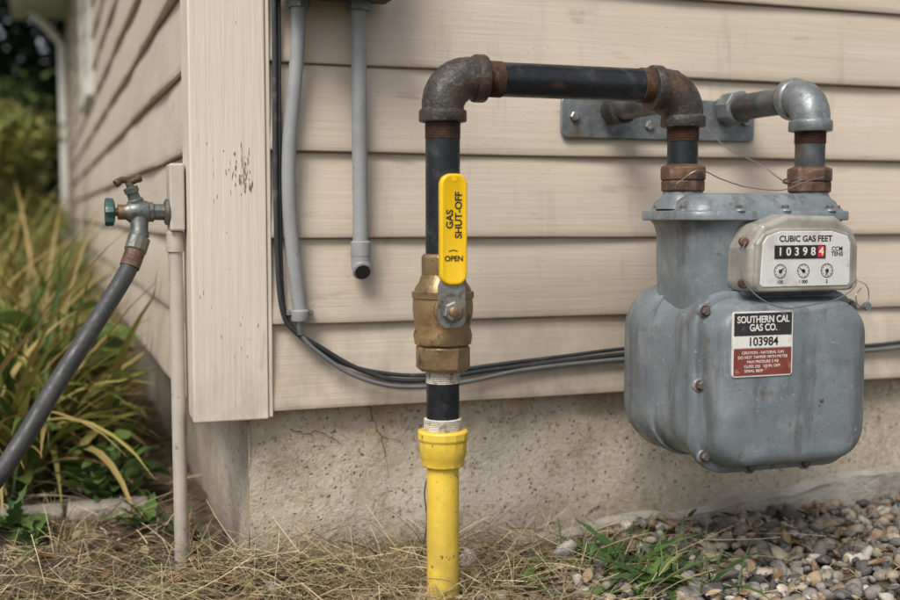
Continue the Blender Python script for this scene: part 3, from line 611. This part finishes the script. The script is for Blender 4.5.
def dstraw(x,y):
    g=1/(1+np.exp((x-(.46+.28*(y+.1)))*12))
    back=np.where(y>.02,np.where(x<.02,.55,0),1.0)
    return g*back*(.15+.9*(np.sin(x*7+y*5)*.5+.5)*(np.sin(x*3.1-y*8)*.5+.5)+.25*(np.sin(x*19+3)*np.sin(y*23)>0)+.12)
parts=[straw(36000,-1.2,1.0,-.95,.40,dstraw)]
parts.append(straw(26000,-.6,.8,-.5,.30,dstraw,.012,(.008,.035),(.0008,.0026)))
parts.append(straw(9000,-.75,.75,-.45,.02,dstraw,.045,(.05,.14)))
parts.append(straw(5000,-1.5,-.02,.4,2.2,lambda x,y:.6+0*x,.03,(.04,.14),(.0012,.004)))
parts.append(straw(2500,.4,2.0,-.9,.0,None,.022,(.02,.07)))
V,F,C=merge(parts); npmesh('dry_straw',V,F,m_straw,None,C)
parts=[]
TU=[(.30,-.03,45,.13),(.345,-.05,25,.10),(.10,-.04,40,.08),(.0,-.05,40,.09),(.2,-.02,30,.08),(.46,-.04,22,.08),(-.15,.0,30,.09),(.58,-.03,16,.08),(-.30,-.15,30,.09),(-.02,.12,30,.09),(-.20,.2,30,.1),(.05,-.25,30,.07),(.36,-.2,25,.06),(PX-.02,PY-.035,22,.045),(PX+.03,PY-.02,22,.05),(PX+.02,PY+.03,20,.05)]
for (x,y,n,h) in TU:
    O=np.stack([x+rng.normal(0,.02,n),np.minimum(y+rng.normal(0,.015,n),.0 if x>.04 else 9),np.zeros(n)],-1); c=pick(STR,n,.2)
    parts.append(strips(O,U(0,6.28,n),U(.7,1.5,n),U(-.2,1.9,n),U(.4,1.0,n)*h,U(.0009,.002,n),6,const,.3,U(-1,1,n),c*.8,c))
V,F,C=merge(parts); npmesh('dry_grass',V,F,m_straw,None,C)
n=1100; x=U(-1.2,1.0,n); y=U(-.9,.38,n); y=np.where((y>0)&(x>0),-.2*rng.random(n),y)
O=np.stack([x,y,hgt(x,y)+U(.003,.02,n)],-1); c=pick([(.20,.12,.06),(.30,.2,.1),(.12,.08,.05),(.36,.27,.16)],n)
V,F,C=strips(O,U(0,6.28,n),U(-.2,.5,n),U(-.8,1.2,n),U(.010,.032,n),U(.006,.016,n),4,leafp,.5,U(-.6,.6,n),c,c*.9); npmesh('dead_leaves',V,F,m_straw,None,C)

# gravel
def ico2():
    import bmesh
    b=bmesh.new(); bmesh.ops.create_icosphere(b,subdivisions=2,radius=1); v=np.array([p.co[:] for p in b.verts]); f=np.array([[q.index for q in t.verts] for t in b.faces]); b.free(); return v,f
iv,jf=ico2()
def pebbles(x,y,z,s,pal):
    N=len(x); A=iv[None]*1.0
    d=np.ones((N,len(iv)))
    for k in range(6):
        dr=rng.normal(size=(N,3)); dr/=np.linalg.norm(dr,axis=1,keepdims=True)
        pr=np.einsum('vk,nk->nv',iv,dr); lim=U(.5,.85,N)[:,None]
        d=np.where(pr*d>lim,lim/np.maximum(pr,1e-3),d)
    d*=1+rng.normal(0,.03,d.shape)
    sc=np.stack([U(.75,1.3,N),U(.6,1.0,N),U(.4,.75,N)],-1)
    P=A*d[...,None]*sc[:,None,:]
    ax=rng.normal(size=(N,3))*np.array([.35,.35,1]); ang=U(0,6.28,N); ax/=np.linalg.norm(ax,axis=1,keepdims=True)
    c,s_=np.cos(ang)[:,None,None],np.sin(ang)[:,None,None]; K=ax[:,None,:]
    P=P*c+np.cross(np.broadcast_to(K,P.shape),P)*s_+K*(P*K).sum(-1,keepdims=True)*(1-c)
    P=P*s[:,None,None]+np.stack([x,y,z],-1)[:,None,:]
    F=(jf[None]+np.arange(N)[:,None,None]*len(iv)).reshape(-1,3)
    C=np.broadcast_to(pick(pal,N,.25)[:,None,:],P.shape)
    return P.reshape(-1,3),F,C.reshape(-1,3)
PEB=[(.20,.185,.165),(.27,.235,.19),(.12,.115,.105),(.34,.285,.21),(.23,.155,.105),(.44,.40,.34),(.075,.075,.072),(.29,.22,.15),(.17,.155,.13),(.22,.205,.185)]
N=15000; x=U(.30,2.4,N); y=U(-1.0,.0,N)
dens=1/(1+np.exp(-(x-(.50+.28*(y+.1)))*14)); dens=np.maximum(dens,.03)
keep=U(0,1,N)<dens*np.where(x>1.7,.5,1); x=x[keep];y=y[keep];N=len(x)
s=.0060+.0100*rng.random(N)**1.8
s[rng.random(N)<.03]*=1.5
parts=[pebbles(x,y,hgt(x,y)+U(-.002,.014,N),s,PEB)]
n=600; x=U(-.9,.6,n);y=U(-.8,-.0,n); parts.append(pebbles(x,y,hgt(x,y)+.002,U(.003,.008,n),PEB))
V,F,C=merge(parts); npmesh('gravel',V,F,m_peb,None,C)
V,F,C=pebbles(np.array([.50,.36,.07]),np.array([-.085,-.06,-.10]),np.array([.012,.008,.01]),np.array([.026,.018,.014]),[(.46,.44,.40)]); npmesh('rock',V,F,m_peb,None,C)
ed=empty('stone_edging',(-.3,.42,0))
xx=-1.6;i=0
while xx<-.07:
    w=random.uniform(.22,.34); a=random.uniform(-.006,.006)
    box('stone_%d'%i,xx,min(xx+w-.006,-.05),.375+a,.435+a,-.02,.022+random.uniform(-.004,.004),m_stone,ed,.006,3); xx+=w;i+=1

# ------------------------------------------------------------------ plants
GRN=[(.055,.095,.022),(.08,.125,.03),(.11,.15,.04),(.04,.075,.02)]
YG=[(.22,.235,.055),(.32,.29,.085),(.15,.19,.045),(.38,.31,.12),(.10,.15,.035)]
DRY=[(.36,.25,.11),(.28,.17,.07),(.42,.32,.17),(.18,.11,.05)]
def clump(cx_,cy,n,h,w,spread,pal,bend=(.6,2.2),el=(.9,1.5)):
    O=np.stack([cx_+rng.normal(0,spread,n),cy+rng.normal(0,spread,n),np.zeros(n)],-1); O[:,0]=np.minimum(O[:,0],-.03)
    c=pick(pal,n,.2); tipc=np.where(rng.random((n,1))<.4,np.array([[.40,.28,.11]]),c*1.15)
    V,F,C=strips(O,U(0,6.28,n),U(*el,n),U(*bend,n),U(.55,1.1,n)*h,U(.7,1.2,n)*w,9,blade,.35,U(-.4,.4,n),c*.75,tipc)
    V[:,0]=np.minimum(V[:,0],-.0235); return V,F,C
parts=[]
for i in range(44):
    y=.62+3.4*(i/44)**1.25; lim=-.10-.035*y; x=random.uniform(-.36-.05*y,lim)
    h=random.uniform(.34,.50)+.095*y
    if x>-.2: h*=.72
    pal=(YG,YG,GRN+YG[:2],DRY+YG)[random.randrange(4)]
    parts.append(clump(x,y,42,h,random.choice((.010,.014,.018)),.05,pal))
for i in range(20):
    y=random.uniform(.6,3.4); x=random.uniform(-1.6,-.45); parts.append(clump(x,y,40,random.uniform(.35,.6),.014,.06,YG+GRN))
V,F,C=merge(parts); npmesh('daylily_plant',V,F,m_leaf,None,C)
def leafy(cx_,cy,n,rad,h,ll,pal,seg=5,el=(.1,1.0),wr=.55,prof=leafp,cz=0,minx=None):
    a=U(0,6.28,n); r=rad*np.sqrt(rng.random(n)); x=cx_+r*np.cos(a); y=cy+r*np.sin(a)
    if minx is not None: x=np.minimum(x,minx)
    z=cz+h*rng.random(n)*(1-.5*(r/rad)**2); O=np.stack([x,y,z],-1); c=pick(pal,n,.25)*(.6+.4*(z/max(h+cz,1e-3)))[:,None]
    L_=U(.6,1.2,n)*ll
    return strips(O,a+U(-.9,.9,n),U(*el,n),U(.2,1.2,n),L_,L_*wr*U(.8,1.2,n),seg,prof,.35,U(-.5,.5,n),c,c*1.1)
def stems(cx_,cy,n,rad,h,pal):
    a=U(0,6.28,n); O=np.stack([cx_+rad*.4*np.cos(a),cy+rad*.4*np.sin(a),np.zeros(n)],-1); c=pick(pal,n)
    return strips(O,a,U(.9,1.4,n),U(0,.6,n),U(.7,1.1,n)*h,np.full(n,.003),5,const,.3,None,c,c)
IV=[(.09,.16,.04),(.13,.20,.055),(.07,.13,.035)]
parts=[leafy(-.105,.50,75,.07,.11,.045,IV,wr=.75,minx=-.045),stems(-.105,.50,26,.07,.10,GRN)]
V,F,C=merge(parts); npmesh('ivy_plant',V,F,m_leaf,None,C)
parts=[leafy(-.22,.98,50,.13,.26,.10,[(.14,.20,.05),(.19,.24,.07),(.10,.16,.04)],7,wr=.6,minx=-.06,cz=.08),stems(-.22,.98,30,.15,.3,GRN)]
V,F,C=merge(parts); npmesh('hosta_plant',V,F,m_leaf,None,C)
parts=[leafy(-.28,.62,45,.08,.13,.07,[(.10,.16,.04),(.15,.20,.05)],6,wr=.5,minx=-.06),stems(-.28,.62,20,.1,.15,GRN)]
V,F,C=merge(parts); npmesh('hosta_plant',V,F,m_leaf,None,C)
def bush(name,cx_,cy,rx,ry,h,n,ll,pal,cl=30,mt=None):
    parts=[]; cs=[]
    for i in range(cl):
        a=random.uniform(0,6.28); rr=random.random()**.5; z=random.uniform(.15,1)*h
        k=math.sqrt(max(1-(z/h-.35)**2/.6,.1)); cs.append((cx_+rx*rr*k*math.cos(a),cy+ry*rr*k*math.sin(a),z))
    cs=np.array(cs); id_=rng.integers(0,cl,n); sd=min(rx,ry)*.22
    O=cs[id_]+rng.normal(0,1,(n,3))*np.array([sd,sd,sd*.8]); O[:,2]=np.maximum(O[:,2],.02)
    O[:,0]=np.where((O[:,1]>-.2)&(O[:,1]<LY+.2)&(O[:,0]>-.08),-.08-.1*rng.random(n),O[:,0])
    br=U(.6,1.25,cl)[id_][:,None]; c=pick(pal,n,.2)*br
    parts.append(strips(O,U(0,6.28,n),U(-.6,1.0,n),U(-.4,1.0,n),U(.6,1.2,n)*ll,U(.35,.6,n)*ll,3,leafp,.3,U(-.8,.8,n),c,c*1.1))
    m=cl; b=np.tile(np.array([[cx_,cy,0]]),(m,1))+rng.normal(0,.05,(m,3))*[1,1,0]
    dv=cs-b; Lh=np.hypot(dv[:,0],dv[:,1]); c=np.tile(np.array([[.07,.05,.03]]),(m,1))
    parts.append(strips(b,np.arctan2(dv[:,1],dv[:,0]),np.arctan2(dv[:,2],Lh),np.zeros(m),np.linalg.norm(dv,axis=1),np.full(m,.02),3,const,.3,None,c,c))
    V,F,C=merge(parts); return npmesh(name,V,F,mt or m_leaf,None,C)
bush('shrub',-.50,4.3,.30,.5,.92,4200,.055,[(.26,.27,.07),(.18,.21,.055),(.33,.30,.10),(.12,.15,.04)])
bush('shrub',-.42,6.3,.30,.6,1.15,4500,.06,[(.22,.23,.065),(.15,.18,.05),(.28,.26,.09)])
bush('shrub',-1.3,3.4,.5,.5,.9,3000,.055,YG+GRN)
bush('shrub',-1.9,5.2,.9,.8,1.3,4000,.07,GRN)
bush('shrub',-.7,8.6,.7,.7,1.45,4500,.08,[(.08,.11,.035),(.05,.08,.025),(.12,.14,.05)],30,m_far)
bush('shrub',-2.4,8.4,1.2,.9,1.7,4000,.09,GRN,30,m_far)
def tree(name,x,y,h,rc,n,ll,pal,z0=.25):
    e=empty(name,(x,y,0))
    tube('trunk',catmull([(x,y,-.1),(x+.05,y,h*.3),(x-.05,y+.1,h*.6),(x,y,h*.92)],5),[.16*h/5*(1-.85*i/15) for i in range(16)],m_bark,e,10)
    cs=[]
    for i in range(70):
        z=h*(z0+(1-z0)*random.random()); k=math.sin(math.pi*min(max((z/h-z0)/(1-z0)*.85+.15,0),1))
        a=random.uniform(0,6.28); rr=rc*k*random.uniform(.35,1); cs.append((x+rr*math.cos(a),y+rr*math.sin(a),z))
    for i in range(0,70,3):
        c=cs[i]; tube('limb_%d'%i,[(x,y,c[2]*.75),((x+c[0])/2,(y+c[1])/2,c[2]*.9),c],[.04*h/5,.025*h/5,.008],m_bark,e,6)
    cs=np.array(cs); id_=rng.integers(0,70,n); sd=rc*.15
    O=cs[id_]+rng.normal(0,1,(n,3))*sd; br=U(.5,1.2,70)[id_][:,None]; c=pick(pal,n,.2)*br
    V,F,C=strips(O,U(0,6.28,n),U(-.8,.9,n),U(-.4,.8,n),U(.6,1.2,n)*ll,U(.35,.6,n)*ll,2,leafp,.3,U(-.8,.8,n),c,c)
    npmesh('crown',V,F,m_far,e,C)
DK=[(.020,.028,.012),(.032,.042,.018),(.026,.034,.02),(.05,.055,.025)]
tree('tree',-1.1,12.5,6.5,2.4,18000,.17,DK,.12)
tree('tree',-4.6,13.5,7.5,2.8,11000,.20,DK,.12)
tree('tree',1.8,16.5,7.5,3.0,9000,.22,DK,.12)
tree('tree',-2.0,18.5,9,3.0,11000,.24,DK,.12)
n=12000; O=np.stack([U(-16,14,n),U(21,24,n),U(0,1,n)**.8*(3.2+.8*np.sin(np.arange(n)))],-1); c=pick(DK,n,.3)
V,F,C=strips(O,U(0,6.28,n),U(-.8,.9,n),U(-.4,.8,n),U(.3,.6,n),U(.2,.35,n),2,leafp,.3,U(-.8,.8,n),c,c); npmesh('distant_trees',V,F,m_far,None,C)
WG=[(.07,.13,.035),(.10,.17,.045),(.05,.10,.03)]
def rosette(parts,x,y,n,l,w,el=(.25,1.1),pal=WG):
    O=np.stack([np.full(n,x)+rng.normal(0,.006,n),np.full(n,y)+rng.normal(0,.006,n),np.full(n,float(hgt(np.array(x),np.array(y))))],-1)
    c=pick(pal,n,.2); tooth=lambda s: (np.sin(np.pi*np.clip(s*.9+.08,0,1))**.9)*(1+.28*np.sign(np.sin(s*26)))
    parts.append(strips(O,U(0,6.28,n),U(*el,n),U(.3,1.5,n),U(.6,1.1,n)*l,U(.8,1.2,n)*w,14,tooth,.3,U(-.4,.4,n),c*.9,c*1.1))
parts=[]
for (x,y,n,l,w) in ((.545,-.10,14,.11,.014),(.555,-.17,14,.13,.015),(.570,-.25,14,.13,.014),(.50,-.13,10,.09,.012),(.66,-.18,8,.10,.013),(.62,-.10,8,.10,.012),(.525,-.27,16,.12,.014),(.60,-.30,12,.12,.014),(.72,-.14,6,.05,.011)):
    rosette(parts,x,y,n,l,w,(.15,.95))
n=90; O=np.stack([rng.normal(.56,.06,n),rng.normal(-.2,.07,n),np.zeros(n)],-1); c=pick(WG,n,.2)
parts.append(strips(O,U(0,6.28,n),U(.8,1.5,n),U(.2,1.6,n),U(.04,.11,n),U(.0015,.0035,n),6,blade,.3,None,c*.8,c))
V,F,C=merge(parts); npmesh('dandelion_weed',V,F,m_leaf,None,C)
parts=[]
for (x,y,n,l,w) in ((.40,-.18,9,.045,.02),(.37,-.15,8,.04,.018),(.425,-.13,7,.04,.014),(-.27,.34,18,.09,.020),(-.06,.31,16,.085,.014),(-.24,.28,12,.07,.014),(-.02,.26,10,.06,.012),(-.25,-.12,10,.05,.010),(.0,.22,8,.06,.01)):
    rosette(parts,x,y,n,l,w,(.5,1.3))
V,F,C=merge(parts); npmesh('weed',V,F,m_leaf,None,C)
for pts,nm in (([(.30,-.02,.0),(.305,-.035,.06),(.300,-.04,.11),(.312,-.045,.15)],'twig'),([(.24,-.05,.0),(.215,-.06,.035),(.17,-.07,.055)],'twig'),([(.10,-.12,.01),(.16,-.14,.02),(.23,-.15,.012)],'twig')):
    tube(nm,catmull(pts,5),.0011,m_bark,None,6)

# ------------------------------------------------------------------ light, world, camera
w=D.worlds.new('World'); SC.world=w; w.use_nodes=True; N=w.node_tree.nodes; L=w.node_tree.links
sky=N.new('ShaderNodeTexSky'); sky.sky_type='NISHITA'; sky.sun_disc=False
SE,SR=math.radians(50),math.radians(222)
sky.sun_elevation=SE; sky.sun_rotation=SR; sky.dust_density=3; sky.air_density=1.0; sky.ozone_density=.6
hs=N.new('ShaderNodeHueSaturation'); hs.inputs['Saturation'].default_value=.35; hs.inputs['Value'].default_value=1.0
L.new(sky.outputs[0],hs.inputs['Color']); bg=N['Background']; L.new(hs.outputs[0],bg.inputs[0]); bg.inputs[1].default_value=.15
sd=D.lights.new('sun','SUN'); sd.energy=2.8; sd.angle=math.radians(26); sd.color=(1,.945,.87); so=D.objects.new('sun',sd); COL.objects.link(so)
dirv=Vector((math.sin(SR)*math.cos(SE),math.cos(SR)*math.cos(SE),math.sin(SE)))
so.rotation_euler=dirv.to_track_quat('Z','Y').to_euler(); so.location=dirv*5
cd=D.cameras.new('camera'); co=D.objects.new('camera',cd); COL.objects.link(co); SC.camera=co
cd.sensor_width=36; cd.lens=1161/900*36; cd.clip_start=.05; cd.clip_end=2000
co.location=(-.2074,-1.605,.504); ph=math.radians(19.23); th=math.radians(4.19)
co.rotation_euler=(math.pi/2-th,0,-ph)
cd.dof.use_dof=True; cd.dof.focus_distance=1.52; cd.dof.aperture_fstop=3.2
SC.view_settings.view_transform='Standard'; SC.view_settings.look='None'; SC.view_settings.exposure=0
